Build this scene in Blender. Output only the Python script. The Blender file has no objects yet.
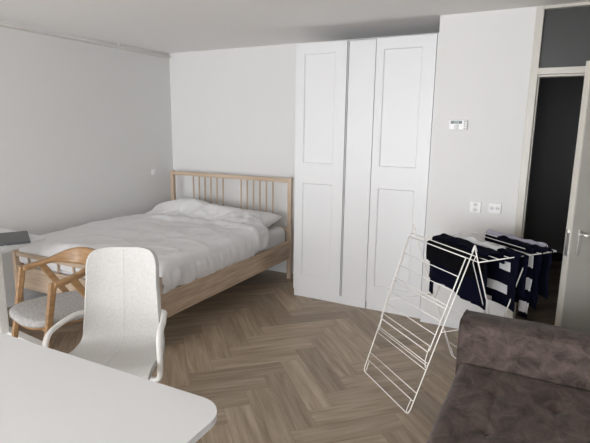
import bpy, bmesh, math, random
from mathutils import Vector, Matrix, noise
random.seed(7)
PI = math.pi
scn = bpy.context.scene
COL = scn.collection

# ------------------------------------------------------------------ helpers
class MB:
    """collects shapes into one mesh"""
    def __init__(s):
        s.bm = bmesh.new()
        s.uv = s.bm.loops.layers.uv.new('UVMap')
    def box(s, x0, x1, y0, y1, z0, z1, bev=0.0, seg=2, mat=None, mi=0):
        r = bmesh.ops.create_cube(s.bm, size=1.0)
        vs = r['verts']
        M = Matrix.Translation(((x0+x1)/2, (y0+y1)/2, (z0+z1)/2)) @ Matrix.Diagonal((abs(x1-x0), abs(y1-y0), abs(z1-z0), 1))
        if mat is not None: M = mat @ M
        bmesh.ops.transform(s.bm, matrix=M, verts=vs)
        fs = list({f for v in vs for f in v.link_faces})
        for f in fs: f.material_index = mi
        if bev > 0:
            es = list({e for v in vs for e in v.link_edges})
            bmesh.ops.bevel(s.bm, geom=es, offset=bev, segments=seg, affect='EDGES', profile=0.5)
        return s
    def tube(s, pts, r, seg=8, closed=False, cap=True, flat=None):
        pts = [Vector(p) for p in pts]
        n = len(pts)
        rings = []
        up = None
        for i, p in enumerate(pts):
            if closed: t = pts[(i+1) % n]-pts[i-1]
            else: t = pts[min(i+1, n-1)]-pts[max(i-1, 0)]
            t.normalize()
            if up is None:
                a = Vector((0, 0, 1)) if abs(t.z) < .9 else Vector((1, 0, 0))
                up = (a - t*a.dot(t)).normalized()
            else:
                up = (up - t*up.dot(t)).normalized()
            b = t.cross(up)
            rr = r[i] if isinstance(r, (list, tuple)) else r
            fa = flat or 1.0
            rings.append([s.bm.verts.new(p+up*math.cos(2*PI*k/seg)*rr*fa+b*math.sin(2*PI*k/seg)*rr) for k in range(seg)])
        m = n if closed else n-1
        for i in range(m):
            A, B = rings[i], rings[(i+1) % n]
            for k in range(seg):
                f = s.bm.faces.new((A[k], A[(k+1) % seg], B[(k+1) % seg], B[k])); f.smooth = True
        if cap and not closed:
            s.bm.faces.new(rings[0][::-1]); s.bm.faces.new(rings[-1])
        return s
    def sweep(s, rings, cap=True, closed_ring=True, smooth=True):
        """rings: list of lists of points, same length"""
        V = [[s.bm.verts.new(p) for p in r] for r in rings]
        k = len(V[0])
        for i in range(len(V)-1):
            for j in range(k if closed_ring else k-1):
                f = s.bm.faces.new((V[i][j], V[i][(j+1) % k], V[i+1][(j+1) % k], V[i+1][j])); f.smooth = smooth
        if cap:
            s.bm.faces.new(V[0][::-1]); s.bm.faces.new(V[-1])
        return s
    def prism(s, poly, z0, z1, bev=0.0, seg=2, smooth=False):
        a = [s.bm.verts.new((x, y, z0)) for x, y in poly]
        b = [s.bm.verts.new((x, y, z1)) for x, y in poly]
        fb = s.bm.faces.new(a[::-1]); ft = s.bm.faces.new(b)
        n = len(poly)
        for i in range(n):
            f = s.bm.faces.new((a[i], a[(i+1) % n], b[(i+1) % n], b[i])); f.smooth = smooth
        if bev > 0:
            bmesh.ops.bevel(s.bm, geom=list(fb.edges)+list(ft.edges), offset=bev, segments=seg, affect='EDGES', profile=0.5)
        return s
    def cyl(s, a, b, r, seg=16, r2=None):
        a, b = Vector(a), Vector(b)
        return s.tube([a, b], [r, r if r2 is None else r2], seg)
    def grid(s, fn, nu, nv, mi=None, keep=None):
        V = [[s.bm.verts.new(fn(i/nu, j/nv)) for j in range(nv+1)] for i in range(nu+1)]
        for i in range(nu):
            for j in range(nv):
                u, v = (i+.5)/nu, (j+.5)/nv
                if keep and not keep(u, v): continue
                f = s.bm.faces.new((V[i][j], V[i+1][j], V[i+1][j+1], V[i][j+1])); f.smooth = True
                if mi: f.material_index = mi(u, v)
                for l, (a, b) in zip(f.loops, ((i, j), (i+1, j), (i+1, j+1), (i, j+1))):
                    l[s.uv].uv = (a/nu, b/nv)
        loose = [v for v in s.bm.verts if not v.link_faces]
        for v in loose: s.bm.verts.remove(v)
        return s
    def build(s, name, mats, parent=None, label=None, smooth=None, loc=None):
        me = bpy.data.meshes.new(name)
        bmesh.ops.recalc_face_normals(s.bm, faces=s.bm.faces[:])
        s.bm.to_mesh(me); s.bm.free()
        for m in (mats if isinstance(mats, (list, tuple)) else [mats]): me.materials.append(m)
        if smooth is not None:
            for p in me.polygons: p.use_smooth = smooth
        o = bpy.data.objects.new(name, me); COL.objects.link(o)
        if parent: o.parent = parent
        if label: o['label'] = label
        if loc: o.location = loc
        return o

def thing(name, label, cat, loc=(0, 0, 0), rz=0.0, group=None):
    o = bpy.data.objects.new(name, None); COL.objects.link(o)
    o.location = loc; o.rotation_euler = (0, 0, rz); o.empty_display_size = .1
    return tag(o, label, cat, group)
def tag(o, label, cat, group=None):
    o['label'] = label; o['category'] = cat
    if group: o['group'] = group
    return o
def struct(o):
    o['kind'] = 'structure'; return o
def copy_tree(o, parent=None):
    c = o.copy(); COL.objects.link(c); c.parent = parent
    for ch in list(o.children): copy_tree(ch, c)
    return c
def solid(o, t, off=0.0, sub=0):
    m = o.modifiers.new('Solidify', 'SOLIDIFY'); m.thickness = t; m.offset = off
    if sub:
        q = o.modifiers.new('Subdivision', 'SUBSURF'); q.levels = q.render_levels = sub
    return o

# ------------------------------------------------------------------ materials
def mat(name, col, rough=.5, metal=0.0, spec=.5, coat=0.0, sheen=0.0):
    m = bpy.data.materials.new(name); m.use_nodes = True
    b = m.node_tree.nodes['Principled BSDF']
    b.inputs['Base Color'].default_value = (*col, 1)
    b.inputs['Roughness'].default_value = rough
    b.inputs['Metallic'].default_value = metal
    b.inputs['Specular IOR Level'].default_value = spec
    b.inputs['Coat Weight'].default_value = coat
    if sheen:
        b.inputs['Sheen Weight'].default_value = sheen
        b.inputs['Sheen Roughness'].default_value = .4
    return m
def nodes(m): return m.node_tree.nodes, m.node_tree.links, m.node_tree.nodes['Principled BSDF']
def add_noise_color(m, c1, c2, scale, detail=4, stretch=(1, 1, 1), coord='Object', lo=.35, hi=.65, bump=0.0, bump_dist=.002, rough=.5, distort=0.0):
    N, L, B = nodes(m)
    tc = N.new('ShaderNodeTexCoord'); mp = N.new('ShaderNodeMapping'); mp.inputs['Scale'].default_value = stretch
    nz = N.new('ShaderNodeTexNoise'); nz.inputs['Scale'].default_value = scale; nz.inputs['Detail'].default_value = detail
    nz.inputs['Roughness'].default_value = rough; nz.inputs['Distortion'].default_value = distort
    rp = N.new('ShaderNodeValToRGB')
    rp.color_ramp.elements[0].position = lo; rp.color_ramp.elements[0].color = (*c1, 1)
    rp.color_ramp.elements[1].position = hi; rp.color_ramp.elements[1].color = (*c2, 1)
    L.new(tc.outputs[coord], mp.inputs['Vector']); L.new(mp.outputs['Vector'], nz.inputs['Vector'])
    L.new(nz.outputs['Fac'], rp.inputs['Fac']); L.new(rp.outputs['Color'], B.inputs['Base Color'])
    if bump:
        bp = N.new('ShaderNodeBump'); bp.inputs['Strength'].default_value = bump; bp.inputs['Distance'].default_value = bump_dist
        L.new(nz.outputs['Fac'], bp.inputs['Height']); L.new(bp.outputs['Normal'], B.inputs['Normal'])
    return m
def add_bump(m, scale, strength, dist=.002, detail=3, stretch=(1, 1, 1)):
    N, L, B = nodes(m)
    tc = N.new('ShaderNodeTexCoord'); mp = N.new('ShaderNodeMapping'); mp.inputs['Scale'].default_value = stretch
    nz = N.new('ShaderNodeTexNoise'); nz.inputs['Scale'].default_value = scale; nz.inputs['Detail'].default_value = detail
    bp = N.new('ShaderNodeBump'); bp.inputs['Strength'].default_value = strength; bp.inputs['Distance'].default_value = dist
    L.new(tc.outputs['Object'], mp.inputs['Vector']); L.new(mp.outputs['Vector'], nz.inputs['Vector'])
    L.new(nz.outputs['Fac'], bp.inputs['Height']); L.new(bp.outputs['Normal'], B.inputs['Normal'])
    return m

M = {}
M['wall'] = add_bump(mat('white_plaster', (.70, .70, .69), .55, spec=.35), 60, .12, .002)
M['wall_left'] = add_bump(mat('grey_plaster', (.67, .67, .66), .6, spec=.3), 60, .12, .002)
M['ceiling'] = add_bump(mat('ceiling_paint', (.82, .81, .80), .8, spec=.2), 40, .15, .002)
M['lacquer'] = mat('white_lacquer', (.72, .73, .74), .38, spec=.5)
M['white_metal'] = mat('white_coated_metal', (.80, .80, .78), .35)
M['wire'] = mat('white_wire', (.86, .84, .80), .35)
M['desk'] = mat('white_desk_top', (.69, .70, .705), .32, spec=.5)
M['desk_edge'] = mat('desk_edge_band', (.60, .60, .60), .5)
M['plastic'] = mat('white_plastic', (.80, .80, .80), .35)
M['dark_plastic'] = mat('dark_plastic', (.03, .03, .03), .4)
M['lcd'] = mat('lcd_screen', (.22, .28, .27), .25)
M['lcd_dark'] = mat('lcd_segments', (.03, .05, .05), .3)
M['trim'] = mat('cream_gloss_paint', (.55, .53, .475), .35)
M['door'] = mat('grey_door_paint', (.40, .388, .355), .45)
M['steel'] = mat('satin_aluminium', (.70, .69, .67), .3, metal=.9)
M['hall'] = mat('shaded_hall_wall', (.26, .26, .262), .8)  # hallway's lack of light put into a darker wall colour
M['transom'] = mat('dark_obscured_glass', (.045, .048, .045), .38, spec=.3)
M['oak'] = add_noise_color(mat('pale_birch', (.5, .4, .3), .5), (.40, .295, .205), (.56, .44, .335), 3.5, 5, (1, 1, 1), lo=.3, hi=.72)
M['oak_x'] = add_noise_color(mat('pale_birch_long', (.5, .4, .3), .5), (.36, .265, .18), (.55, .43, .325), 9, 5, (5, .35, 5), lo=.3, hi=.72)
M['oak_w'] = add_noise_color(mat('pale_birch_wide', (.5, .4, .3), .5), (.42, .315, .22), (.58, .46, .35), 9, 5, (.35, 5, 5), lo=.3, hi=.72)
M['wood'] = add_noise_color(mat('honey_oak', (.4, .23, .1), .42), (.235, .13, .057), (.37, .225, .108), 10, 5, (1.2, 1.2, 4), lo=.3, hi=.7)
M['wood_rail'] = add_noise_color(mat('honey_oak_bent', (.4, .23, .1), .42), (.24, .135, .06), (.39, .24, .118), 10, 5, (1, 1.5, 10), lo=.3, hi=.7)
M['seat_grey'] = add_noise_color(mat('grey_wool', (.4, .39, .38), .95), (.33, .325, .315), (.45, .44, .43), 60, 3, bump=.3)
M['chair_fabric'] = add_noise_color(mat('light_woven_fabric', (.6, .6, .58), .95, sheen=.15), (.50, .495, .48), (.565, .56, .545), 140, 4, (1, 1, .6), bump=.2, bump_dist=.002)
M['duvet'] = mat('white_cotton', (.72, .72, .725), .9, spec=.2)
M['sheet'] = mat('white_sheet', (.70, .70, .705), .9, spec=.2)
M['pillow'] = mat('pillow_cotton', (.74, .735, .73), .9, spec=.2)
M['velvet'] = add_noise_color(mat('taupe_velvet', (.1, .08, .07), .8, spec=.25, sheen=.12), (.043, .031, .027), (.132, .100, .088), 13, 8, (1, .7, 1.2), lo=.36, hi=.66, rough=.7, distort=.7, bump=.25, bump_dist=.006)
M['black_cloth'] = mat('black_cloth', (.003, .003, .004), .95, spec=.08)
M['navy_cloth'] = mat('navy_cloth', (.0028, .0034, .011), .95, spec=.08)
M['white_cloth'] = mat('white_cloth', (.62, .62, .62), .9, spec=.2)
M['lav_cloth'] = mat('lavender_cloth', (.40, .39, .47), .9, spec=.2)
M['laptop'] = mat('dark_grey_shell', (.075, .077, .082), .45)
M['cable'] = mat('pale_cable', (.65, .65, .64), .5)
M['black_rubber'] = mat('black_rubber', (.02, .02, .02), .6)

def floor_material():
    m = mat('herringbone_oak', (.2, .15, .11), .38, spec=.4)
    N, L, B = nodes(m)
    at = N.new('ShaderNodeAttribute'); at.attribute_name = 'plank'
    uv = N.new('ShaderNodeUVMap'); uv.uv_map = 'UVMap'
    sep = N.new('ShaderNodeSeparateColor'); L.new(at.outputs['Color'], sep.inputs['Color'])
    # grain: stretched noise, offset per plank
    mul = N.new('ShaderNodeMath'); mul.operation = 'MULTIPLY'; mul.inputs[1].default_value = 60.0
    L.new(sep.outputs['Green'], mul.inputs[0])
    cmb = N.new('ShaderNodeCombineXYZ'); L.new(mul.outputs[0], cmb.inputs['Z'])
    va = N.new('ShaderNodeVectorMath'); va.operation = 'ADD'
    L.new(uv.outputs['UV'], va.inputs[0]); L.new(cmb.outputs[0], va.inputs[1])
    mp = N.new('ShaderNodeMapping'); mp.inputs['Scale'].default_value = (2.2, 26, 1); L.new(va.outputs[0], mp.inputs['Vector'])
    nz = N.new('ShaderNodeTexNoise'); nz.inputs['Scale'].default_value = 1.0; nz.inputs['Detail'].default_value = 6; nz.inputs['Roughness'].default_value = .6
    nz.inputs['Distortion'].default_value = .6
    L.new(mp.outputs[0], nz.inputs['Vector'])
    rp = N.new('ShaderNodeValToRGB')
    rp.color_ramp.elements[0].position = .28; rp.color_ramp.elements[0].color = (.215, .160, .107, 1)
    rp.color_ramp.elements[1].position = .74; rp.color_ramp.elements[1].color = (.44, .35, .258, 1)
    L.new(nz.outputs['Fac'], rp.inputs['Fac'])
    hsv = N.new('ShaderNodeHueSaturation'); L.new(rp.outputs['Color'], hsv.inputs['Color'])
    mr = N.new('ShaderNodeMapRange'); mr.inputs['To Min'].default_value = .74; mr.inputs['To Max'].default_value = 1.22
    L.new(sep.outputs['Red'], mr.inputs['Value']); L.new(mr.outputs['Result'], hsv.inputs['Value'])
    # joints between planks: thin darker line at plank border (real bevelled joints)
    sp = N.new('ShaderNodeAttribute'); sp.attribute_name = 'edge'
    L.new(hsv.outputs['Color'], B.inputs['Base Color'])
    bp = N.new('ShaderNodeBump'); bp.inputs['Strength'].default_value = .08; bp.inputs['Distance'].default_value = .001
    L.new(nz.outputs['Fac'], bp.inputs['Height']); L.new(bp.outputs['Normal'], B.inputs['Normal'])
    N.remove(sp)
    return m
M['floor'] = floor_material()

# ------------------------------------------------------------------ room
H = 2.485
YW = -.664           # face of the door wall / front of the projecting corner
XJ = 3.336           # where the projecting wall starts
XR = 5.05            # right wall
YR = -8.4           # window wall
def herringbone():
    bm = bmesh.new(); uvl = bm.loops.layers.uv.new('UVMap'); cl = bm.loops.layers.float_color.new('plank')
    w = .1575; n = 4; s2 = math.sqrt(.5)
    O = Vector((2.322, -1.797)); e1 = Vector((s2, s2))*w; e2 = Vector((-s2, s2))*w
    g = .004
    R = random.Random(3)
    def plank(x, y, hor):
        lx, ly = (n, 1) if hor else (1, n)
        c = [O+e1*(x+a)+e2*(y+b) for a, b in ((g, g), (lx-g, g), (lx-g, ly-g), (g, ly-g))]
        if all(p.x < -.3 or p.x > XR+.3 or p.y < YR-.3 or p.y > 2.5 for p in c): return
        mid = sum(c, Vector((0, 0)))/4
        if not (-.5 < mid.x < XR+.5 and YR-.5 < mid.y < 2.7): return
        z = .0
        f = bm.faces.new([bm.verts.new((p.x, p.y, z)) for p in c])
        uv = ((0, 0), (n*w, 0), (n*w, w), (0, w)) if hor else ((0, 0), (0, w), (n*w, w), (n*w, 0))
        a, b = R.random(), R.random()
        for l, q in zip(f.loops, uv):
            l[uvl].uv = q; l[cl] = (a, b, 0, 1)
    for k in range(-80, 81):
        for m in range(-16, 17):
            plank(k+2*n*m, k, True)
            # vertical block: column c, rows c-7..c-4
    for c in range(-100, 101):
        for m in range(-16, 17):
            plank(c, c-7+2*n*m, False)
    for co, no in (((-.1, 0, 0), (-1, 0, 0)), ((XR+.1, 0, 0), (1, 0, 0)), ((0, YR-.1, 0), (0, -1, 0)), ((0, 2.3, 0), (0, 1, 0))):
        bmesh.ops.bisect_plane(bm, geom=bm.verts[:]+bm.edges[:]+bm.faces[:], plane_co=co, plane_no=no, clear_outer=True)
    # dark underlay seen in the joints
    f = bm.faces.new([bm.verts.new(p) for p in ((-.1, YR-.1, -.0015), (XR+.1, YR-.1, -.0015), (XR+.1, 2.3, -.0015), (-.1, 2.3, -.0015))])
    f.material_index = 1
    f2 = bm.faces.new([bm.verts.new(p) for p in ((-.1, YR-.1, -.06), (-.1, 2.3, -.06), (XR+.1, 2.3, -.06), (XR+.1, YR-.1, -.06))])
    f2.material_index = 1
    me = bpy.data.meshes.new('floor'); bm.to_mesh(me); bm.free()
    me.materials.append(M['floor']); me.materials.append(mat('floor_joint', (.14, .105, .075), .7))
    o = bpy.data.objects.new('floor', me); COL.objects.link(o); return struct(o)
herringbone()
struct(MB().box(-.12, XR+.12, YR-.12, .12, H, H+.1).build('ceiling', M['ceiling']))
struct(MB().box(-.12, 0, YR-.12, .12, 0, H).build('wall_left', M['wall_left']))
struct(MB().box(0, XJ, 0, .12, 0, H).build('wall_back', M['wall']))
struct(MB().box(XR, XR+.12, YR-.12, YW+.1, 0, H).build('wall_right', M['wall']))
# projecting wall with the doorway
XD0, XD1 = 4.066, 4.925      # door opening
wd = MB()
wd.box(XJ, XJ+.1, YW+.0, 0, 0, H)
wd.box(XJ+.1, XD0-.061, YW, YW+.1, 0, H)
wd.box(XD1+.06, XR, YW, YW+.1, 0, H)
struct(wd.build('wall_door', M['wall']))
# window wall, behind the camera
WX0, WX1, WZ0, WZ1 = .25, 4.8, .12, 2.38
ww = MB()
ww.box(-.0, WX0, YR-.12, YR, 0, H); ww.box(WX1, XR, YR-.12, YR, 0, H)
ww.box(WX0, WX1, YR-.12, YR, 0, WZ0); ww.box(WX0, WX1, YR-.12, YR, WZ1, H)
struct(ww.build('wall_window', M['wall']))
win = struct(thing('window_1', '', 'window', (0, 0, 0)))
del win['label']; del win['category']
wf = MB()
wf.box(WX0, WX1, YR-.09, YR-.03, WZ0, WZ0+.06); wf.box(WX0, WX1, YR-.09, YR-.03, WZ1-.06, WZ1)
for x in (WX0, 1.72, 3.12, WX1-.06): wf.box(x, x+.06, YR-.09, YR-.03, WZ0+.06, WZ1-.06)
wf.build('window_frame', M['white_metal'], win)
MB().box(WX0-.03, WX1+.03, YR+.001, YR+.14, WZ0-.03, WZ0, .004).build('window_sill', M['white_metal'], win)
gm = bpy.data.materials.new('clear_window_glass'); gm.use_nodes = True
N = gm.node_tree.nodes; L = gm.node_tree.links; N.clear()
out = N.new('ShaderNodeOutputMaterial'); mx = N.new('ShaderNodeMixShader'); tr = N.new('ShaderNodeBsdfTransparent'); gl = N.new('ShaderNodeBsdfGlossy')
gl.inputs['Roughness'].default_value = .02; mx.inputs[0].default_value = .07
L.new(tr.outputs[0], mx.inputs[1]); L.new(gl.outputs[0], mx.inputs[2]); L.new(mx.outputs[0], out.inputs[0])
MB().box(WX0+.06, WX1-.06, YR-.063, YR-.057, WZ0+.06, WZ1-.06).build('pane', gm, win)
# hallway behind the doorway
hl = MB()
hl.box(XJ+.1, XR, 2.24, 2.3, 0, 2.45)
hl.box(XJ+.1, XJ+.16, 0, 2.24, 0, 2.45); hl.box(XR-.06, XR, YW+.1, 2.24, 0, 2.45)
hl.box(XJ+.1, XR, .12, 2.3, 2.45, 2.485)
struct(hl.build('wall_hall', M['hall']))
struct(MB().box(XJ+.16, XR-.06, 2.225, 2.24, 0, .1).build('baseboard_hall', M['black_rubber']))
# baseboards
struct(MB().box(XJ, XD0-.065, YW-.014, YW, 0, .075, .003).build('baseboard_door', M['lacquer']))
struct(MB().box(.0, 2.066, -.012, 0, 0, .06, .003).build('baseboard_back', M['lacquer']))
struct(MB().box(0, .012, YR, -.012, 0, .06, .003).build('baseboard_left', M['lacquer']))
struct(MB().box(XR-.012, XR, YR, YW, 0, .06, .003).build('baseboard_right', M['lacquer']))

# door frame: jambs, head bar, transom
fr = MB()
fr.box(XD0-.063, XD0-.012, YW-.012, YW+.1, 0, H, .004)         # casing left
fr.box(XD0-.012, XD0, YW+.022, YW+.1, 0, 2.02, .003)             # rebate left
fr.box(XD1, XD1+.06, YW-.012, YW+.1, 0, H, .004)
fr.box(XD0-.02, XD1, YW-.012, YW+.1, 2.02, 2.066, .004)          # head bar
fr.box(XD0-.02, XD1, YW+.015, YW+.1, 2.005, 2.025, .003)
fr.box(XD0-.02, XD1, YW-.008, YW+.1, H-.022, H, .003)
struct(fr.build('trim_1', M['trim']))
w2 = MB().box(XD0-.012, XD1, YW+.03, YW+.04, 2.066, H-.022).build('window_2', M['transom']); struct(w2)

# door leaf, open into the room
hx, hy, ex, ey = XD1-.005, YW-.03, 4.327, -1.30
ang = math.atan2(ey-hy, ex-hx)
wid = math.hypot(ex-hx, ey-hy)
dr = thing('door_1', '', 'door', (hx, hy, 0), ang); struct(dr)
del dr['label']; del dr['category']
# local x: hinge -> free edge ; the face towards the camera is +y local (left of direction) or -y
MB().box(0, wid-.012, -.0, .04, .008, 2.024, .003).build('door_leaf', M['door'], dr)
MB().box(wid-.012, wid, -.0, .04, .008, 2.024, .003).build('door_edge', M['trim'], dr)
def handle_set(side):
    y0 = .04 if side > 0 else 0.0
    s = side
    xx = wid-.068
    h = MB()
    h.box(xx-.011, xx+.011, min(y0, y0+s*.007), max(y0, y0+s*.007), .868, 1.035, .003)
    o = h.build('handle_plate', M['steel'], dr)
    l = MB()
    z = 1.005
    l.cyl((xx, y0, z), (xx, y0+s*.055, z), .009, 12)
    pts = [(xx, y0+s*.05, z), (xx-.02, y0+s*.054, z), (xx-.07, y0+s*.055, z-.003), (xx-.125, y0+s*.053, z-.004)]
    l.tube(pts, .0085, 10)
    l.build('door_handle', M['steel'], dr)
handle_set(1); handle_set(-1)
lt = MB()
lt.box(wid-.0005, wid+.0015, .008, .032, .87, 1.03, .0)
lt.build('lock_plate', M['steel'], dr)
MB().box(wid, wid+.013, .012, .026, 1.012, 1.034, .003).build('latch', M['steel'], dr)

# heating pipe under the ceiling along the left wall
pp = thing('heating_pipe', 'thin pale pipe running along the left wall just under the ceiling', 'pipe', (.03, -.02, 2.437))
MB().cyl((0, YR+.05, 0), (0, 0, 0), .013, 12).build('pipe', M['wire'], pp)
c = MB(); c.cyl((0, -.79, 0), (0, -.775, 0), .016, 12); c.box(-.006, .006, -.788, -.777, .0, .046)
c.build('pipe_clamp', M['white_metal'], pp)

# ------------------------------------------------------------------ wall fittings
def socket(x0, x1, z0, z1, label, cat, holes, kind):
    t = thing(kind, label, cat, ((x0+x1)/2, YW, (z0+z1)/2))
    a, b = (x1-x0)/2, (z1-z0)/2
    MB().box(-a, a, -.012, 0, -b, b, .004).build('cover_plate', M['plastic'], t)
    for (hx_, hz) in holes:
        f = MB(); f.cyl((hx_, -.0125, hz), (hx_, -.013, hz), .017, 20); q = f.build('socket_well', mat('socket_well_grey', (.66, .66, .66), .5) if 'well' not in M else M['well'], t)
        M['well'] = q.data.materials[0]
        d = MB()
        for k in (-.007, .007): d.cyl((hx_+k, -.0131, hz), (hx_+k, -.0138, hz), .0028, 8)
        d.build('pin_hole', M['dark_plastic'], q)
    return t
socket(3.664, 3.748, .984, 1.074, 'white upright wall socket plate below the thermostat, left one of the pair', 'socket', [(-.018, -.02), (.018, -.02), (-.018, .02), (.018, .02)][:0]+[(0, -.02), (0, .021)], 'wall_socket')
s2 = socket(3.803, 3.894, .992, 1.074, 'white wide wall socket plate nearest the door frame, right one of the pair', 'socket', [(-.02, 0), (.02, 0)], 'wall_socket')
# left wall socket over the bed
t = thing('wall_socket', 'small white switch plate on the left wall next to the headboard', 'socket', (0, -.34, 1.086), PI/2)
MB().box(-.035, .035, -.012, 0, -.035, .035, .004).build('cover_plate', M['plastic'], t)
MB().box(-.02, .02, -.017, -.0125, -.024, .024, .003).build('rocker', M['plastic'], t)
# thermostat
t = thing('thermostat', 'white wall thermostat with a small grey display and a round dial', 'thermostat', (3.53, YW, 1.662))
MB().box(-.068, .068, -.024, 0, -.039, .039, .005).build('housing', M['plastic'], t)
dsp = MB().box(-.055, .03, -.0255, -.0242, .008, .031).build('display', M['lcd'], t)
dg = MB(); dg.box(-.054, -.030, -.0263, -.0256, .009, .030); dg.box(.006, .029, -.0263, -.0256, .009, .030)
for k in range(3): dg.box(-.025+k*.009, -.020+k*.009, -.0263, -.0256, .013, .026)
dg.build('digit', M['lcd_dark'], dsp)
MB().cyl((-.012, -.0242, -.014), (-.012, -.036, -.014), .018, 24, .016).build('dial', mat('dial_grey', (.62, .62, .62), .4), t)
for k in range(4):
    MB().box(.044, .058, -.027, -.0242, .020-k*.017, .030-k*.017, .001).build('button', mat('button_grey', (.35, .35, .35), .5) if 'btn' not in M else M['btn'], t)
    M['btn'] = bpy.data.materials['button_grey']

# ------------------------------------------------------------------ wardrobe
YF = -.6275
def ward(x0, x1, label, cat='wardrobe'):
    t = thing('wardrobe', label, cat, ((x0+x1)/2, -.3, 0))
    ox, oy = (x0+x1)/2, -.3
    b = MB()
    yb = -.045
    for xa, xb in ((x0+.001, x0+.019), (x1-.019, x1-.001)): b.box(xa-ox, xb-ox, YF+.021-oy, yb-oy, 0.0, 2.358)
    b.box(x0+.019-ox, x1-.019-ox, YF+.021-oy, yb-oy, 2.34, 2.358); b.box(x0+.019-ox, x1-.019-ox, YF+.021-oy, yb-oy, .07, .088)
    b.box(x0+.019-ox, x1-.019-ox, yb-.006-oy, yb-oy, .088, 2.34)
    b.build('cabinet_frame', M['lacquer'], t)
    return t, ox, oy
def shaker(t, ox, oy, x0, x1, pa, pb):
    """panelled door: stiles and rails raised over two flat panels"""
    d = MB()
    z0, z1 = .075, 2.36
    d.box(x0-ox, x1-ox, YF+.010-oy, YF+.019-oy, z0, z1)
    g = YF-oy
    for xa, xb in ((x0, pa), (pb, x1)): d.box(xa-ox, xb-ox, g, g+.0105, z0, z1)
    for za, zb in ((z0, .225), (1.118, 1.305), (2.272, z1)): d.box(pa-ox, pb-ox, g, g+.0105, za, zb)
    # small sloping bead round each panel
    for za, zb in ((.225, 1.118), (1.305, 2.272)):
        for (a, b_, c_, e) in ((pa, za, pa, zb), (pb, zb, pb, za)):
            sx = 1 if a == pa else -1
            d.sweep([[(a-ox, g+.0006, min(b_, e)), (a+sx*.008-ox, g+.0101, min(b_, e)), (a-ox, g+.0101, min(b_, e))], [(a-ox, g+.0006, max(b_, e)), (a+sx*.008-ox, g+.0101, max(b_, e)), (a-ox, g+.0101, max(b_, e))]], smooth=False)
        for zz, sz in ((za, 1), (zb, -1)):
            d.sweep([[(pa-ox, g+.0006, zz), (pa-ox, g+.0101, zz+sz*.008), (pa-ox, g+.0101, zz)], [(pb-ox, g+.0006, zz), (pb-ox, g+.0101, zz+sz*.008), (pb-ox, g+.0101, zz)]], smooth=False)
    return d.build('door', M['lacquer'], t)
t, ox, oy = ward(2.067, 2.567, 'tall white wardrobe with a panelled door, the left one beside the bed')
shaker(t, ox, oy, 2.067, 2.559, 2.152, 2.455)
MB().box(2.068-ox, 2.575-ox, YF+.014-oy, YF+.030-oy, 0, .072).build('plinth', M['lacquer'], t)
t, ox, oy = ward(2.577, 2.8155, 'narrow plain white wardrobe unit between the two panelled wardrobes')
MB().box(2.5795-ox, 2.8155-ox, YF+.004-oy, YF+.020-oy, .075, 2.355, .001).build('door', M['lacquer'], t)
MB().box(2.577-ox, 2.814-ox, YF+.010-oy, YF+.026-oy, 0, .072).build('plinth', M['lacquer'], t)
t, ox, oy = ward(2.8205, 3.316, 'tall white wardrobe with a panelled door, the right one behind the drying rack')
shaker(t, ox, oy, 2.822, 3.314, 2.888, 3.206)
MB().box(2.824-ox, 3.316-ox, YF+.014-oy, YF+.030-oy, 0, .072).build('plinth', M['lacquer'], t)
MB().box(3.317-ox, XJ-.001-ox, YF+.012-oy, -.3-oy, 0, 2.358).build('filler_strip', M['lacquer'], t)

# ------------------------------------------------------------------ bed
BO, BT, BW, BL = (.148, -.176), .016, 1.646, 2.07
bed = thing('bed', 'pale wooden double bed frame with slatted spindle headboard against the back wall', 'bed', (BO[0], BO[1], 0), BT)
# local: x across, -y along the length towards the foot
P = .045
for (x, y, h) in ((0, 0, 1.108), (BW-P, 0, 1.108), (0, -BL+P, .56), (BW-P, -BL+P, .56)):
    MB().box(x, x+P, y-P, y, 0, h, .004).build('bed_post', M['oak'], bed)
MB().box(P, BW-P, -.040, -.005, 1.053, 1.098, .006).build('top_rail', M['oak_w'], bed)
MB().box(P, BW-P, -.038, -.008, .515, .56, .004).build('lower_rail', M['oak_w'], bed)
MB().box(P, BW-P, -.036, -.010, .24, .43, .004).build('headboard_panel', M['oak_w'], bed)
for x in (.334, .419, .503, .588, .673, .757, 1.004, 1.084, 1.166, 1.248, 1.331, 1.412):
    MB().cyl((x-.0, -.023, .56), (x, -.023, 1.053), .009, 10).build('spindle', M['oak'], bed)
for x in (.004, BW-.032):
    MB().box(x, x+.028, -BL+P, -P, .236, .43, .003).build('side_rail', M['oak_x'], bed)
MB().box(P, BW-P, -BL+.010, -BL+.036, .236, .43, .003).build('footboard_panel', M['oak_w'], bed)
MB().box(P, BW-P, -BL+.008, -BL+.040, .515, .55, .005).build('foot_rail', M['oak_w'], bed)
for x in (.19, .375, .56, .745, .93, 1.115, 1.30, 1.485):
    MB().cyl((x, -BL+.023, .43), (x, -BL+.023, .515), .009, 10).build('spindle', M['oak'], bed)
sl = MB()
for k in range(14): y = -.12-k*.14; sl.box(.033, BW-.033, y-.07, y, .285, .30)
sl.box(BW/2-.03, BW/2+.03, -BL+.04, -.04, .245, .285)
sl.build('slatted_base', M['oak_w'], bed)

def bl(a, l, z):   # bed local -> world
    c, s = math.cos(BT), math.sin(BT)
    return Vector((BO[0]+a*c+l*s, BO[1]+a*s-l*c, z))
def nz(x, y, z=0.0): return noise.noise(Vector((x, y, z)))
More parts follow.
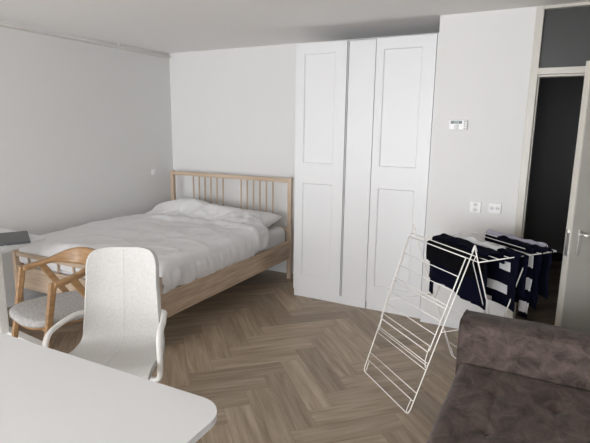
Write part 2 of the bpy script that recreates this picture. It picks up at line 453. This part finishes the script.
# mattress: rounded slab with a slightly loose sheet
ma = MB()
def rounded_slab(mb, fn, x0, x1, y0, y1, z0, z1, r, nx=36, ny=44):
    """closed slab with quarter-round vertical profile"""
    prof = [(0, z0), (0, z0+.02)]
    rings = []
    def ring(ins, z):
        pts = []
        rc = max(.06-ins*.3, .02)
        for cx, cy, a0 in ((x1-rc-ins, y1-rc-ins, 0), (x0+rc+ins, y1-rc-ins, PI/2), (x0+rc+ins, y0+rc+ins, PI), (x1-rc-ins, y0+rc+ins, 1.5*PI)):
            for k in range(6):
                a = a0+k*PI/10; pts.append(fn(cx+rc*math.cos(a), cy+rc*math.sin(a), z))
        return pts
    n = 6
    for k in range(n+1):
        a = PI/2*k/n
        rings.append(ring(r*(1-math.sin(a)), z0+r*(1-math.cos(a))))
    for k in range(n+1):
        a = PI/2*k/n
        rings.append(ring(r*(1-math.cos(a)), z1-r*(1-math.sin(a))))
    mb.sweep(rings, cap=True)
rounded_slab(ma, lambda x, y, z: bl(x, y, z), .036, BW-.036, .06, BL-.055, .301, .585, .06)
mo = ma.build('mattress', M['sheet'])
tag(mo, 'thick mattress in a white fitted sheet lying in the wooden bed frame', 'mattress')

# duvet: a soft sheet with thickness, draped over the mattress
def sm(e0, e1, x):
    t = min(max((x-e0)/(e1-e0), 0), 1); return t*t*(3-2*t)
def bump2(a, l, ca, cl_, ra, rl):
    d = ((a-ca)/ra)**2+((l-cl_)/rl)**2
    return math.exp(-d)
def crease(x, y, sc, seed, sharp=3.0):
    q = 1-abs(nz(x*sc, y*sc, seed)*2); return max(q, 0)**sharp
def duvet_top(a, l):
    z = .622+.014*nz(a*2.1, l*1.9, 1.3)+.012*nz(a*5, l*4, 4.1)
    z += .150*bump2(a, l, .40, .27, .36, .20)       # pillow hidden under the left half
    z += .105*bump2(a, l, .98, .25, .42, .17)
    z += .045*bump2(a, l, 1.32, .40, .22, .20)
    z += .030*bump2(a, l, .16, 1.2, .25, .8)
    w = math.exp(-((l-.40)/.34)**2)
    z += w*(.020*nz(a*7, l*11, 7.7)+.010*nz(a*14, l*12, 2.7)+.016*crease(a+.3*l, l*1.6, 4.0, 3.3))
    z += .024*math.exp(-((l-.64-.07*math.sin(a*4+.6))/.05)**2)*sm(.15, .5, a)
    z += .004*nz(a*10, l*5, 9.2)+.0015*nz(a*22, l*14, 3.2)+.007*crease(a*.7, l, 3.1, 6.1, 4)+.006*crease(a*1.6+l*.5, l*.5, 3.5, 8.1, 4)
    return z
def duvet(u, v):
    l0 = .10+.40*sm(.70, .93, u)+.03*nz(u*6, 2.2)
    l1 = BL-.075
    fd = .15
    S = (l1-l0)+fd; sl_ = v*S
    l = l0+min(sl_, l1-l0); ex_ = max(0, sl_-(l1-l0))
    W0, W1 = .035, BW-.048+.02*nz(l*3.1, 5.5)
    dl, drp = .05, .155
    tot = dl+(W1-W0)+drp
    s = u*tot
    rad = .075
    if s < dl:
        z = duvet_top(W0+.02, l)-(dl-s); a = W0-.004*math.sin(s/dl*PI)
    elif s < dl+(W1-W0):
        a = W0+(s-dl); z = duvet_top(a, l)
    else:
        k = s-dl-(W1-W0)
        hem = .22*nz(l*3.0, 0, 8)+.25*nz(l*9.0, 1, 8)
        a = W1+.016*math.sin(k*18)+sm(0, .05, k)*(.020*nz(l*8, k*6, 3.3)+.012*nz(l*19, k*5, 5.3)); z = duvet_top(W1, l)-k*(1.0+hem)
    e = min(a-W0, W1-a)
    if dl <= s <= dl+(W1-W0) and e < rad:
        z -= rad*.55*(1-math.sqrt(max(0, 1-((rad-e)/rad)**2)))
    elif s > dl+(W1-W0) or s < dl:
        z -= rad*.55
    ef = l1-l
    if ef < .07: z -= .05*(1-math.sqrt(max(0, 1-((.07-ef)/.07)**2)))
    if ex_ > 0:
        z = max(z-ex_, .47); 
    return bl(a, l+.01*sm(0, .03, ex_), z)
dv = MB().grid(duvet, 140, 160).build('duvet', M['duvet'])
solid(dv, .03, -1.0, 0)
tag(dv, 'rumpled white duvet spread over the double bed', 'duvet')
# duvet's underside stays above the mattress

def pillow(name, a, l, rz, z, sx, sy, sz, label, tilt=0.0):
    def fn(u, v):
        th = (u-.5)*2; ph = (v-.5)*2
        return th, ph
    mb = MB()
    n = 26
    c, s = math.cos(rz+BT), math.sin(rz+BT)
    ctr = bl(a, l, z)
    def pt(i, j, sgn):
        x = -1+2*i/n; y = -1+2*j/n
        ex = (1-abs(x)**3.2); ey = (1-abs(y)**3.2)
        h = sz*(max(ex, 0)*max(ey, 0))**.5
        pin = 1-.07*(1-abs(y)**2)*abs(x)**3
        pin2 = 1-.07*(1-abs(x)**2)*abs(y)**3
        px, py = x*sx*pin, y*sy*pin2
        h *= 1+.12*nz(px*7+a*9, py*7, 2*sgn)
        zz = sgn*h+tilt*py
        return ctr+Vector((px*c-py*s, px*s+py*c, zz))
    T = [[mb.bm.verts.new(pt(i, j, 1)) for j in range(n+1)] for i in range(n+1)]
    Bv = [[T[i][j] if i in (0, n) or j in (0, n) else mb.bm.verts.new(pt(i, j, -1)) for j in range(n+1)] for i in range(n+1)]
    for G in (T, Bv):
        for i in range(n):
            for j in range(n):
                try:
                    f = mb.bm.faces.new((G[i][j], G[i+1][j], G[i+1][j+1], G[i][j+1])); f.smooth = True
                except ValueError: pass
    o = mb.build(name, M['pillow'])
    return tag(o, label, 'pillow')
pillow('pillow', 1.20, .215, -.04, .655, .36, .165, .072, 'white pillow poking out of the duvet at the right side of the headboard', tilt=.18)

# ------------------------------------------------------------------ near desk
def rrect(x0, x1, y0, y1, r, n=10):
    pts = []
    for cx, cy, a0 in ((x1-r, y1-r, 0), (x0+r, y1-r, PI/2), (x0+r, y0+r, PI), (x1-r, y0+r, 1.5*PI)):
        for k in range(n+1):
            a = a0+k*PI/2/n; pts.append((cx+r*math.cos(a), cy+r*math.sin(a)))
    return pts
desk = thing('desk', 'large white rounded desk in the foreground with the light fabric chair behind it', 'desk', (2.6, -3.93, 0), math.radians(1.1))
MB().prism(rrect(-.82, .79, -.41, .405, .105), .712, .735, .003).build('tabletop', M['desk'], desk)
for x in (-.55, .5):
    l = MB(); l.box(x-.04, x+.04, -.03, .03, .035, .69, .004); l.box(x-.035, x+.035, -.35, .33, .0, .035, .006); l.box(x-.03, x+.03, -.30, .30, .69, .711)
    l.build('leg', M['white_metal'], desk)
MB().box(-.51, .46, -.025, .025, .66, .70, .003).build('crossbar', M['white_metal'], desk)

# ------------------------------------------------------------------ desk in the corner with laptop
d2 = thing('desk', 'white desk at the left edge beyond the wooden chair carrying a dark laptop', 'desk', (.58, -2.62, 0))
def off(p): return (p[0]-.58, p[1]+2.62)
poly = [(.08, -2.275), (.08, -3.55), (1.0, -3.55), (1.02, -3.15), (.905, -2.755), (.825, -2.482), (.785, -2.345), (.775, -2.326), (.757, -2.317)]
MB().prism([off(p) for p in poly], .738, .76, .003).build('tabletop', M['desk'], d2)
l = MB(); l.box(-.045, .045, -.035, .035, .04, .715, .006); l.build('leg', M['white_metal'], d2)
b = MB(); Mx = Matrix.Rotation(-.10, 4, 'Z'); b.box(-.25, .50, .02, .09, 0, .045, .006, mat=Mx); b.build('foot', M['white_metal'], d2)
l = MB(); l.box(-.045, .045, -.735, -.665, .04, .715, .006); l.build('leg', M['white_metal'], d2)
b = MB(); b.box(-.25, .38, -.735, -.665, 0, .04, .006); b.build('foot', M['white_metal'], d2)
b = MB(); b.box(-.02, .02, -.70, .0, .70, .736); b.box(-.3, .16, -.02, .02, .715, .737); b.box(-.3, .3, -.72, -.68, .715, .737)
b.build('support_frame', M['white_metal'], d2)
b = MB(); b.cyl((.0445, -.012, .5), (.048, -.012, .5), .010, 14); b.build('bolt', M['dark_plastic'], d2)

def quad_slab(pts, z0, z1, origin, bev=.003):
    return MB().prism([(x-origin[0], y-origin[1]) for x, y in pts], z0, z1, bev)
lp = thing('laptop', 'dark grey closed laptop lying on the white desk at the left edge', 'laptop', (.65, -2.5, .76))
A, B_ = Vector((.515, -2.30)), Vector((.868, -2.508))       # back right, front right
e = (B_-A).normalized(); nn = Vector((e.y, -e.x))
C_ = B_+nn*.245; D_ = A+nn*.245
if C_.y > B_.y: C_ = B_-nn*.245; D_ = A-nn*.245
corners = [A, B_, C_, D_]
quad_slab([(p.x, p.y) for p in corners], .0, .010, (.65, -2.5)).build('base', M['laptop'], lp)
quad_slab([(p.x, p.y) for p in corners], .011, .019, (.65, -2.5)).build('lid', M['laptop'], lp)
cb = MB()
cb.tube([(.80, -2.66, .764), (.84, -2.68, .775), (.875, -2.72, .768), (.885, -2.80, .764), (.86, -2.9, .764), (.80, -2.98, .764)], .0035, 8)
tag(cb.build('charging_cable', M['cable']), 'pale charging cable curling beside the laptop on the left desk', 'cable')

# ------------------------------------------------------------------ wooden armchair
wc = thing('armchair', 'honey oak armchair with curved backrest and grey seat beside the bed foot', 'chair', (1.425, -2.604, 0), -.253)
# local: x right, +y back, front = -y
def rail_pt(t):
    # t -1..1 : left front end to right front end, U-shaped
    wd, yf, yb = .257, -.215, .16
    Ls = .135
    la = PI*.5
    # superellipse style curve
    a = (1-abs(t))*PI/2       # 0 at ends, pi/2 at apex
    sx = math.copysign(1, t) if t else 0
    x = sx*wd*(math.cos(a)**.62) if a < PI/2-1e-6 else 0
    y = yf+(yb-yf)*(math.sin(a)**.95)
    return x, y
rings = []
NT = 64
path = []
for i in range(NT+1):
    t = -1+2*i/NT
    x, y = rail_pt(t); path.append(Vector((x, y, 0)))
# resample evenly
Lc = [0]
for i in range(NT): Lc.append(Lc[-1]+(path[i+1]-path[i]).length)
def at_len(s):
    for i in range(NT):
        if Lc[i+1] >= s:
            k = (s-Lc[i])/max(Lc[i+1]-Lc[i], 1e-9); return path[i].lerp(path[i+1], k)
    return path[-1]
NS = 60
ev = [at_len(Lc[-1]*i/NS) for i in range(NS+1)]
for i, p in enumerate(ev):
    q = i/NS; k = math.sin(PI*q)           # 0 ends, 1 apex
    tan = (ev[min(i+1, NS)]-ev[max(i-1, 0)]).normalized(); nr = Vector((tan.y, -tan.x, 0))
    if nr.dot(Vector((p.x, p.y+.1, 0))) < 0: nr = -nr
    hgt = .036+.080*sm(.45, .95, k)
    th = .036-.014*sm(.3, .9, k)
    zc = .668+.046*sm(.0, .9, k)
    lean = .28*sm(.4, 1, k)
    ring = []
    for (hh, tt) in ((-.5, -.5), (-.38, -.62), (.38, -.62), (.5, -.5), (.5, .5), (.38, .62), (-.38, .62), (-.5, .5)):
        ring.append(p+nr*(tt*th*.8+hh*hgt*lean)+Vector((0, 0, zc+hh*hgt)))
    rings.append(ring)
MB().sweep(rings).build('backrest', M['wood_rail'], wc)
def bar(mb, p0, p1, w0, d0, w1, d1, xdir=Vector((1, 0, 0))):
    p0, p1 = Vector(p0), Vector(p1); t = (p1-p0).normalized()
    xx = (xdir-t*xdir.dot(t)).normalized(); yy = t.cross(xx)
    R_ = []
    for p, w, d in ((p0, w0, d0), (p0.lerp(p1, .5), (w0+w1)/2, (d0+d1)/2), (p1, w1, d1)):
        c = .18
        R_.append([p+xx*w*a+yy*d*b_ for a, b_ in ((-.5, -.5+c), (-.5+c, -.5), (.5-c, -.5), (.5, -.5+c), (.5, .5-c), (.5-c, .5), (-.5+c, .5), (-.5, .5-c))])
    mb.sweep(R_, smooth=False)
    return mb
for s in (-1, 1):
    bar(MB(), (s*.256, -.216, .680), (s*.268, -.335, .0), .030, .044, .026, .032).build('leg', M['wood'], wc)
    bar(MB(), (s*.254, -.10, .682), (s*.25, .33, .0), .028, .044, .024, .030).build('leg', M['wood'], wc)
# seat: rounded upholstered pad
pts = []
for k in range(64):
    a = 2*PI*k/64
    ca, sa = math.cos(a), math.sin(a)
    ex = 2/3.2
    x = .252*math.copysign(abs(ca)**ex, ca); y = -.085+.285*math.copysign(abs(sa)**ex, sa)
    if y > 0: x *= 1-.12*(y/.22)
    pts.append((x, y))
st = MB()
prof = [(.93, .40), (.985, .405), (1.0, .417), (.995, .432), (.96, .444), (.85, .451), (.5, .453), (.1, .451)]
st.sweep([[(x*f, -.085+(y+.085)*f, z) for x, y in pts] for f, z in prof])
st.build('seat', M['seat_grey'], wc)
fr = MB()
fr.sweep([[(x*.93, -.085+(y+.085)*.93, z) for x, y in pts] for z in (.384, .399)])
fr.build('seat_base', M['wood'], wc)
ap = MB()
ap.box(-.25, .25, .02, .045, .352, .384, .003); ap.box(-.25, .25, -.26, -.235, .352, .384, .003)
ap.build('seat_rail', M['wood'], wc)

# ------------------------------------------------------------------ light fabric desk chair
oc = thing('desk_chair', 'light woven fabric desk chair with white armrests at the near desk', 'chair', (2.34, -3.065, -.0), .55)
prof = [(-.27, .455), (-.25, .475), (-.19, .487), (-.10, .478), (0, .462), (.07, .455), (.125, .465), (.162, .497), (.182, .55), (.195, .62), (.207, .70), (.220, .78), (.232, .86), (.243, .925), (.248, .955)]
prof = [(a, b if b < .5 else .50+(b-.5)*1.045) for a, b in prof]
DZ = -.035
wids = [.230, .232, .234, .235, .234, .229, .221, .211, .201, .192, .188, .182, .181, .181, .181]
def cr(P_, x):
    n = len(P_)-1; x = min(max(x*n, 0), n-1e-6); i = int(x); f = x-i
    g = lambda k: P_[min(max(k, 0), n)]
    p0, p1, p2, p3 = g(i-1), g(i), g(i+1), g(i+2)
    h = lambda a, b, c_, d: .5*((2*b)+(-a+c_)*f+(2*a-5*b+4*c_-d)*f*f+(-a+3*b-3*c_+d)*f**3)
    return h(p0, p1, p2, p3) if not isinstance(p0, tuple) else tuple(h(p0[k], p1[k], p2[k], p3[k]) for k in range(len(p0)))
def shell(u, v):
    x = math.sin((u-.5)*PI)
    rt, wt = .115, .181
    ov = max(0, (abs(x)*wt-(wt-rt))/rt)
    dt = rt*(1-math.sqrt(max(0, 1-min(ov, 1)**2)))/.80
    vv = .0+.14*dt+(1-.14*dt-dt)*v
    y, z = cr(prof, vv); w = cr(wids, vv)
    cu = abs(x)**2.5
    bk = sm(.40, .62, vv)
    return Vector((x*w, y-bk*.045*cu, z+(1-bk)*.016*cu))
sh = MB().grid(shell, 36, 80).build('seat_shell', M['chair_fabric'], oc)
solid(sh, .026, 1.0)
bv = sh.modifiers.new('Bevel', 'BEVEL'); bv.width = .012; bv.segments = 3; bv.limit_method = 'ANGLE'; bv.angle_limit = 1.0
sp_ = []
for k in range(40):
    v = .06+.90*k/39; y, z = cr(prof, v); y2, z2 = cr(prof, min(v+.01, 1))
    t_ = Vector((0, y2-y, z2-z)).normalized(); n_ = Vector((0, -t_.z, t_.y))
    sp_.append(Vector((0, y, z))+n_*.0005)
MB().tube(sp_, .0012, 6).build('seam', M['chair_fabric'], oc)
for s in (-1, 1):
    a_ = MB()
    pth = [(s*.10, .02, .415), (s*.20, -.02, .405), (s*.262, -.075, .44), (s*.280, -.12, .52), (s*.284, -.135, .62), (s*.282, -.125, .665), (s*.280, -.095, .688), (s*.277, -.05, .695), (s*.270, .03, .695), (s*.260, .09, .695), (s*.250, .15, .690), (s*.240, .20, .680), (s*.19, .25, .67)]
    fine = [Vector(cr(pth, k/48))+Vector((-s*.024 if s > 0 else .008, -.01, -.058)) for k in range(49)]
    a_.tube(fine, .0165, 12, flat=.8); a_.build('armrest', M['white_metal'], oc)
us = MB()
us.cyl((0, 0, .08), (0, 0, .30), .028, 20); us.cyl((0, 0, .29), (0, 0, .40), .02, 20); us.box(-.10, .10, -.11, .11, .395, .43, .01)
us.build('gas_lift', M['white_metal'], oc)
bs = MB()
for k in range(5):
    a = 2*PI*k/5+.63
    bar(bs, (0, 0, .095), (.29*math.cos(a), .29*math.sin(a), .075), .045, .03, .028, .02, Vector((-math.sin(a), math.cos(a), 0)))
bs.build('star_base', M['white_metal'], oc)
for k in range(5):
    a = 2*PI*k/5+.63; x, y = .285*math.cos(a), .285*math.sin(a)
    w_ = MB(); tx, ty = -math.sin(a)*.011, math.cos(a)*.011
    w_.cyl((x-tx, y-ty, .03), (x+tx, y+ty, .03), .03, 16); w_.cyl((x, y, .03), (x, y, .075), .008, 8)
    w_.build('castor', M['black_rubber'], oc)

# ------------------------------------------------------------------ sofa
SX, SY = 3.878, -2.12
sf = thing('sofa', 'taupe velvet sofa with tufted seat in the right foreground', 'sofa', (4.45, -2.9, 0))
O_ = Vector((4.45, -2.9, 0))
seams_x = [4.09, 4.345, 4.60]
btn_y = [-2.36, -2.69, -3.02, -3.35, -3.68, -4.0]
def seat_top(x, y):
    z = .405
    # long seams with soft grooves
    for sx in seams_x: z -= .005*math.exp(-((x-sx)/.010)**2)
    for sx in seams_x[:]:
        for by in btn_y:
            d2_ = ((x-sx)**2+(y-by)**2); z -= .018*math.exp(-d2_/.0009)+.010*math.exp(-d2_/.006)
    z += .006*nz(x*4, y*4, 1.1)+.004*nz(x*11, y*9, 2.1)
    e = min(x-SX, SY-y+.02, y+4.15)
    r = .05
    if e < r: z -= r*(1-math.sqrt(max(0, 1-((r-max(e, 0))/r)**2)))
    return z
def seat_fn(u, v):
    x = SX+(4.86-SX)*u; y = SY-(4.15+SY)*v
    return Vector((x, y, seat_top(x, y)))-O_
se = MB()
NU, NV = 130, 200
se.grid(seat_fn, NU, NV)
# close sides
bm = se.bm
bed_e = [e for e in bm.edges if len(e.link_faces) == 1]
r_ = bmesh.ops.extrude_edge_only(bm, edges=bed_e)
for v in [g for g in r_['geom'] if isinstance(g, bmesh.types.BMVert)]: v.co.z = .20
se.build('seat_cushion', M['velvet'], sf)
for sx in seams_x:
    for by in btn_y:
        z = seat_top(sx, by)
        MB().sweep([[Vector((sx+r*math.cos(a), by+r*math.sin(a), z+h))-O_ for a in [2*PI*k/10 for k in range(10)]] for r, h in ((.009, .0), (.008, .004), (.003, .006))]).build('tuft_button', M['velvet'], sf)
# arm: padded block with a sharp welted front edge, leaning back a little
def arm_ring(x):
    wv = .004*nz(x*5, 1.7)
    return [Vector((x, y, z))-O_ for y, z in ((-1.89, .13), (-1.872, .30), (-1.868, .55+wv), (-1.876, .602+wv), (-1.895, .616+wv), (-1.99, .626+wv), (-2.075, .626), (-2.098, .620), (-2.110, .606), (-2.117, .585), (-2.124+wv, .50), (-2.121, .42), (-2.11, .37), (-2.11, .13))]
xs = [SX+.0+(4.86-SX)*k/40 for k in range(41)]
ar = MB()
rr = []
def ease(r, f): # shrink ring about centre for rounded ends
    c = sum(r, Vector())/len(r); return [c+(p-c)*f for p in r]
def shift(r, dx): return [p+Vector((dx, 0, 0)) for p in r]
r0 = arm_ring(xs[0])
rr = [shift(ease(r0, .93), -.012), shift(ease(r0, .975), -.010), shift(ease(r0, .995), -.004)]+[arm_ring(x) for x in xs]
ar.sweep(rr)
ar.build('arm', M['velvet'], sf)
wl = MB()
wl.tube([arm_ring(xs[0]-.008)[k] for k in range(14)], .005, 8)
wl.tube([Vector((x, -2.106, .6145))-O_ for x in xs], .0035, 8)
wl.build('welt', M['velvet'], sf)
bk = MB(); bk.box(4.862-4.45, 5.02-4.45, -4.15+2.9, -1.875+2.9, .13, .78, .04, 4); bk.build('backrest', M['velvet'], sf)
ba = MB(); ba.box(SX+.02-4.45, 4.86-4.45, -4.13+2.9, -2.115+2.9, .12, .199, .01); ba.build('base', M['velvet'], sf)
for x in (3.95, 4.95):
    for y in (-1.95, -4.05):
        MB().cyl((x-4.45, y+2.9, .13), (x-4.45, y+2.9, 0), .022, 14, .014).build('leg', M['dark_plastic'], sf)

# ------------------------------------------------------------------ drying rack
RO = Vector((3.216, -1.743, 0)); RD = Vector((.743, -.669, 0)); RN = Vector((.669, .743, 0))
rk = thing('drying_rack', 'white wire folding drying rack with laundry in front of the wardrobe', 'drying rack', RO)
rk.rotation_euler = (0, 0, math.atan2(RD.y, RD.x))
# local x = along the rungs, local y = RN (towards the wall) -- RD x RN is right handed
def W2(d, n, z): return Vector((d, n, z))
AP_N, AP_Z = .348, .978
T0, T1, F0, F1 = -.028, .580, .0, .552
RW = .0036
RS = .0027
def leg_path(side, inset=0.0):
    fn = 0.0 if side == 0 else .72
    def at(s, d): # s 0 apex..1 foot ; d 0/1
        dd = (T0+(F0-T0)*s+inset) if d == 0 else (T1+(F1-T1)*s-inset)
        return W2(dd, AP_N+(fn-AP_N)*s, .004+AP_Z*(1-s))
    return at
def leg_frame(side, rungs):
    at = leg_path(side)
    m = MB()
    f0, f1 = at(1, 0), at(1, 1)
    pth = [at(-.008, 0), at(.3, 0), at(.6, 0), at(.97, 0), at(.993, 0)+Vector((.006, 0, 0)), at(1, 0)+Vector((.02, 0, 0)), at(1, 1)-Vector((.02, 0, 0)), at(.993, 1)-Vector((.006, 0, 0)), at(.97, 1), at(.6, 1), at(.3, 1), at(-.008, 1)]
    m.tube(pth, RW, 8)
    # turned back hooks at the feet
    for d in (0, 1):
        sg = 1 if d == 0 else -1
        m.tube([at(.985, d)+Vector((sg*.006, 0, 0)), at(1, d)+Vector((sg*.016, 0, 0)), at(.985, d)+Vector((sg*.028, 0, 0)), at(.92, d)+Vector((sg*.026, 0, 0))], RS, 6)
    o = m.build('leg_frame', M['wire'], rk)
    for s in rungs:
        MB().tube([at(s, 0), at(s, 1)], RS, 6).build('rung', M['wire'], o)
    return at
atA = leg_frame(0, (.045, .705, .87, .92))
atB = leg_frame(1, (.06, .55, .88))
for d, sg in ((0, 1), (1, -1)):
    a_, b_ = atB(.06, d), atB(.97, d)
    MB().tube([a_+Vector((sg*.004, -.006, 0)), a_+Vector((sg*.024, -.004, -.04)), b_+Vector((sg*.024, -.004, 0))], RS, 6).build('leg_stay', M['wire'], rk)
# apex caps
for d in (0, 1):
    x = T0 if d == 0 else T1
    MB().tube([W2(x, AP_N-.012, .955), W2(x, AP_N-.005, .975), W2(x, AP_N, .99), W2(x, AP_N+.006, .975), W2(x, AP_N+.014, .955)], .0058, 8).build('hinge_cap', M['wire'], rk)
# hanging wing on the near side, folded against the leg frame
def hang(s, d):
    p = atA(s, d); p = p+Vector((0, -.016, .010)); p.x += .013 if d == 0 else -.013; return p
m = MB(); m.tube([hang(.075, 0), hang(.3, 0), hang(.62, 0), hang(.635, 0)+Vector((.01, 0, 0)), hang(.635, 1)-Vector((.01, 0, 0)), hang(.62, 1), hang(.3, 1), hang(.075, 1)], RW, 8)
wg = m.build('wing', M['wire'], rk)
for s in (.075, .185, .27, .355, .375, .45, .53, .60):
    MB().tube([hang(s, 0), hang(s, 1)], RS, 6).build('rung', M['wire'], wg)
# small inner frame ends near the lower part
m = MB()
for d, sg in ((0, 1), (1, -1)): m.tube([hang(.6, d)+Vector((sg*.012, 0, 0)), hang(.69, d)+Vector((sg*.012, .01, 0)), atA(.72, d)+Vector((sg*.012, 0, 0))], RS, 6)
m.tube([atA(.685, 0)+Vector((0, -.01, 0)), atA(.685, 1)+Vector((0, -.01, 0))], RS, 6)
m.tube([atA(.725, 0)+Vector((0, -.006, 0)), atA(.725, 1)+Vector((0, -.006, 0))], RS, 6)
m.build('wing_stay', M['wire'], rk)
# raised wing
WN0, WN1, WZ_A, WZ_B = .385, .965, .890, .912
def wingp(t, d): return W2(d, WN0+(WN1-WN0)*t, WZ_A+(WZ_B-WZ_A)*t)
m = MB(); m.tube([wingp(0, T0), wingp(.5, T0), wingp(.985, T0), wingp(1, T0+.012), wingp(1, T1-.012), wingp(.985, T1), wingp(.5, T1), wingp(0, T1)], RW, 8)
m.tube([wingp(0, T0), wingp(0, T1)], RS, 6)
wB = m.build('wing', M['wire'], rk)
WT = (.12, .25, .38, .52, .65, .78, .90)
for tt in WT: MB().tube([wingp(tt, T0), wingp(tt, T1)], RS, 6).build('rung', M['wire'], wB)
# braces and strut
for d, x in ((0, T0*.5+.008), (1, T1-.012)):
    p, q = atA(.5, d), atB(.5, d); p.x = q.x = x
    MB().tube([p, q], RS, 6).build('brace', M['wire'], rk)
MB().tube([wingp(.60, T1+.006), W2(T1+.006, .555, .43)], RW, 8).build('strut', M['wire'], rk)
MB().tube([wingp(.60, T0-.006), W2(T0-.002, .555, .43)], RW, 8).build('strut', M['wire'], rk)

# laundry: cloth draped over the rungs of the raised wing
LAUN = RO.copy(); RZ = rk.rotation_euler.z
def rack_world(d, n, z): return RO+RD*d+RN*n+Vector((0, 0, z))
def garment(name, label, cat, tc, d0, d1, front, back, mats, mi=None, keep=None, topw=.02, amp=.012, freq=3.0, seed=0.0, nu=44, nv=56, lift=.006, th=.006, flare=0.0, parent=None):
    n0 = WN0+(WN1-WN0)*tc; zt = WZ_A+(WZ_B-WZ_A)*tc+RS+lift
    Lt = front+topw+back
    def fn(u, v):
        s = v*Lt
        d = d0+(d1-d0)*u
        if s < front:
            n = n0-topw/2; z = zt-(front-s); drop = front-s
            sg = -1
        elif s < front+topw:
            k = (s-front)/topw; n = n0-topw/2+topw*k; z = zt+.006*math.sin(k*PI)+lift_n(u, k); drop = 0; sg = 0
        else:
            drop = s-front-topw; n = n0+topw/2; z = zt-drop; sg = 1
        w = sm(0, .12, drop)
        wv = amp*w*(math.sin(u*freq*2*PI+seed)+.6*nz(u*5, drop*5, seed))
        n += sg*(.004+.03*w*0)+wv+.25*amp*nz(u*9, s*9, seed+3)
        d += flare*drop*(u-.5)*2+.010*w*nz(u*3, drop*9, seed+5)
        z += .010*w*nz(u*4, 1.1, seed+8)
        return rack_world(d, n, z)
    def lift_n(u, k): return .022*max(0, nz(u*6, k*2, seed))
    o = MB().grid(fn, nu, nv, mi, keep).build(name, mats)
    solid(o, th, 0.0)
    if parent: pass
    if label: tag(o, label, cat, None)
    return o
# black garment on the first rungs
garment('trousers', 'black folded garment draped over the first rungs of the drying rack', 'clothing', 0.08, .075, .54, .120, .10, M['black_cloth'], topw=.07, amp=.004, seed=1.0, lift=.004)
# navy top behind it, longer, bunched on the rungs
garment('jumper', 'plain navy jumper bunched over the rungs beside the black garment', 'clothing', .27, .015, .535, .385, .06, M['navy_cloth'], topw=.12, amp=.014, freq=2.2, seed=2.2, lift=.012, th=.010, flare=.10,
        keep=lambda u, v: v*.565 > .055+.035*(2*u-1)**2+.03*math.sin(u*4) or .07 < u < .11 or .13 < u < .17, nv=80)
# striped shirt
def stripes(u, v, L_, f0, period, duty): return 0
def striped_mi(front, topw, back):
    Lt = front+topw+back
    def mi(u, v):
        drop = front-v*Lt
        if drop > 0:
            if .060 < drop < .115: return 1 if .66 < u < .86 else 0
            if .195 < drop < .255: return 1 if u < .84 else 0
            if drop > .30: return 1 if u < .6 else 0
        return 0
    return mi
sh_ = garment('striped_shirt', 'navy shirt with broad white stripes hanging from the middle rungs', 'clothing', .50, .16, .615, .33, .25, [M['navy_cloth'], M['white_cloth']], mi=striped_mi(.33, .05, .25), topw=.06, amp=.010, freq=1.6, seed=.4, nv=90, nu=60, lift=.008, th=.008)
garment('striped_scarf', 'narrow navy and white striped cloth hanging below the strut of the drying rack', 'clothing', .74, .505, .572, .42, .30, [M['navy_cloth'], M['white_cloth']],
        mi=lambda u, v: 1 if (v*.76 < .42 and int((.42-v*.76+.05)/.073) % 2 == 1) else 0, topw=.04, amp=.006, freq=1.0, seed=3.1, nv=90, nu=16, lift=.010, th=.006)
garment('navy_shirt', 'dark navy shirt hanging at the far end of the drying rack', 'clothing', .86, .20, .585, .36, .30, M['navy_cloth'], topw=.07, amp=.012, freq=2.0, seed=4.0, lift=.006, th=.008)
garment('towel', 'navy cloth with a lavender fold over the outermost rung of the drying rack', 'cloth', .985, .0, .50, .24, .20, [M['navy_cloth'], M['lav_cloth']], mi=lambda u, v: 1 if v*.47 > .222 else 0, topw=.03, amp=.004, seed=5.0, lift=.006, th=.008, nv=70)
garment('white_cloth', 'small white cloth lying across the middle of the drying rack', 'cloth', .44, .06, .47, .02, .03, M['white_cloth'], topw=.06, amp=.004, seed=6.0, lift=.022, th=.006)

# ------------------------------------------------------------------ camera
CX = (4.2376, -4.6842, 1.6206); yaw, pitch, roll, f = -.4894, .189, .0132, 487.3987
if True:
    cy, sy = math.cos(yaw), math.sin(yaw)
    F = Vector((sy*math.cos(pitch), cy*math.cos(pitch), -math.sin(pitch)))
    r0 = Vector((cy, -sy, 0)); u0 = r0.cross(F)
    R2 = r0*math.cos(roll)+u0*math.sin(roll); U2 = -r0*math.sin(roll)+u0*math.cos(roll)
cam = bpy.data.cameras.new('camera'); co = bpy.data.objects.new('camera', cam); COL.objects.link(co)
Mc = Matrix((R2, U2, -F)).transposed().to_4x4(); Mc.translation = Vector(CX)
co.matrix_world = Mc
cam.sensor_fit = 'HORIZONTAL'; cam.sensor_width = 36.0; cam.lens = f/590*36; cam.clip_start = .02
scn.camera = co

# ------------------------------------------------------------------ light
w = bpy.data.worlds.new('sky'); scn.world = w; w.use_nodes = True
w.node_tree.nodes['Background'].inputs['Color'].default_value = (.95, .965, 1.0, 1)
w.node_tree.nodes['Background'].inputs['Strength'].default_value = 13.6
pl = bpy.data.lights.new('window_portal', 'AREA'); pl.shape = 'RECTANGLE'; pl.size = WX1-WX0; pl.size_y = WZ1-WZ0
pl.cycles.is_portal = True
po = bpy.data.objects.new('window_portal', pl); COL.objects.link(po)
po.location = ((WX0+WX1)/2, YR-.10, (WZ0+WZ1)/2); po.rotation_euler = (PI/2, 0, 0)
vs = scn.view_settings
vs.view_transform = 'Standard'; vs.look = 'None'; vs.exposure = 0.0; vs.gamma = 1.0; vs.use_curve_mapping = False
scn.cycles.max_bounces = 12; scn.cycles.diffuse_bounces = 8
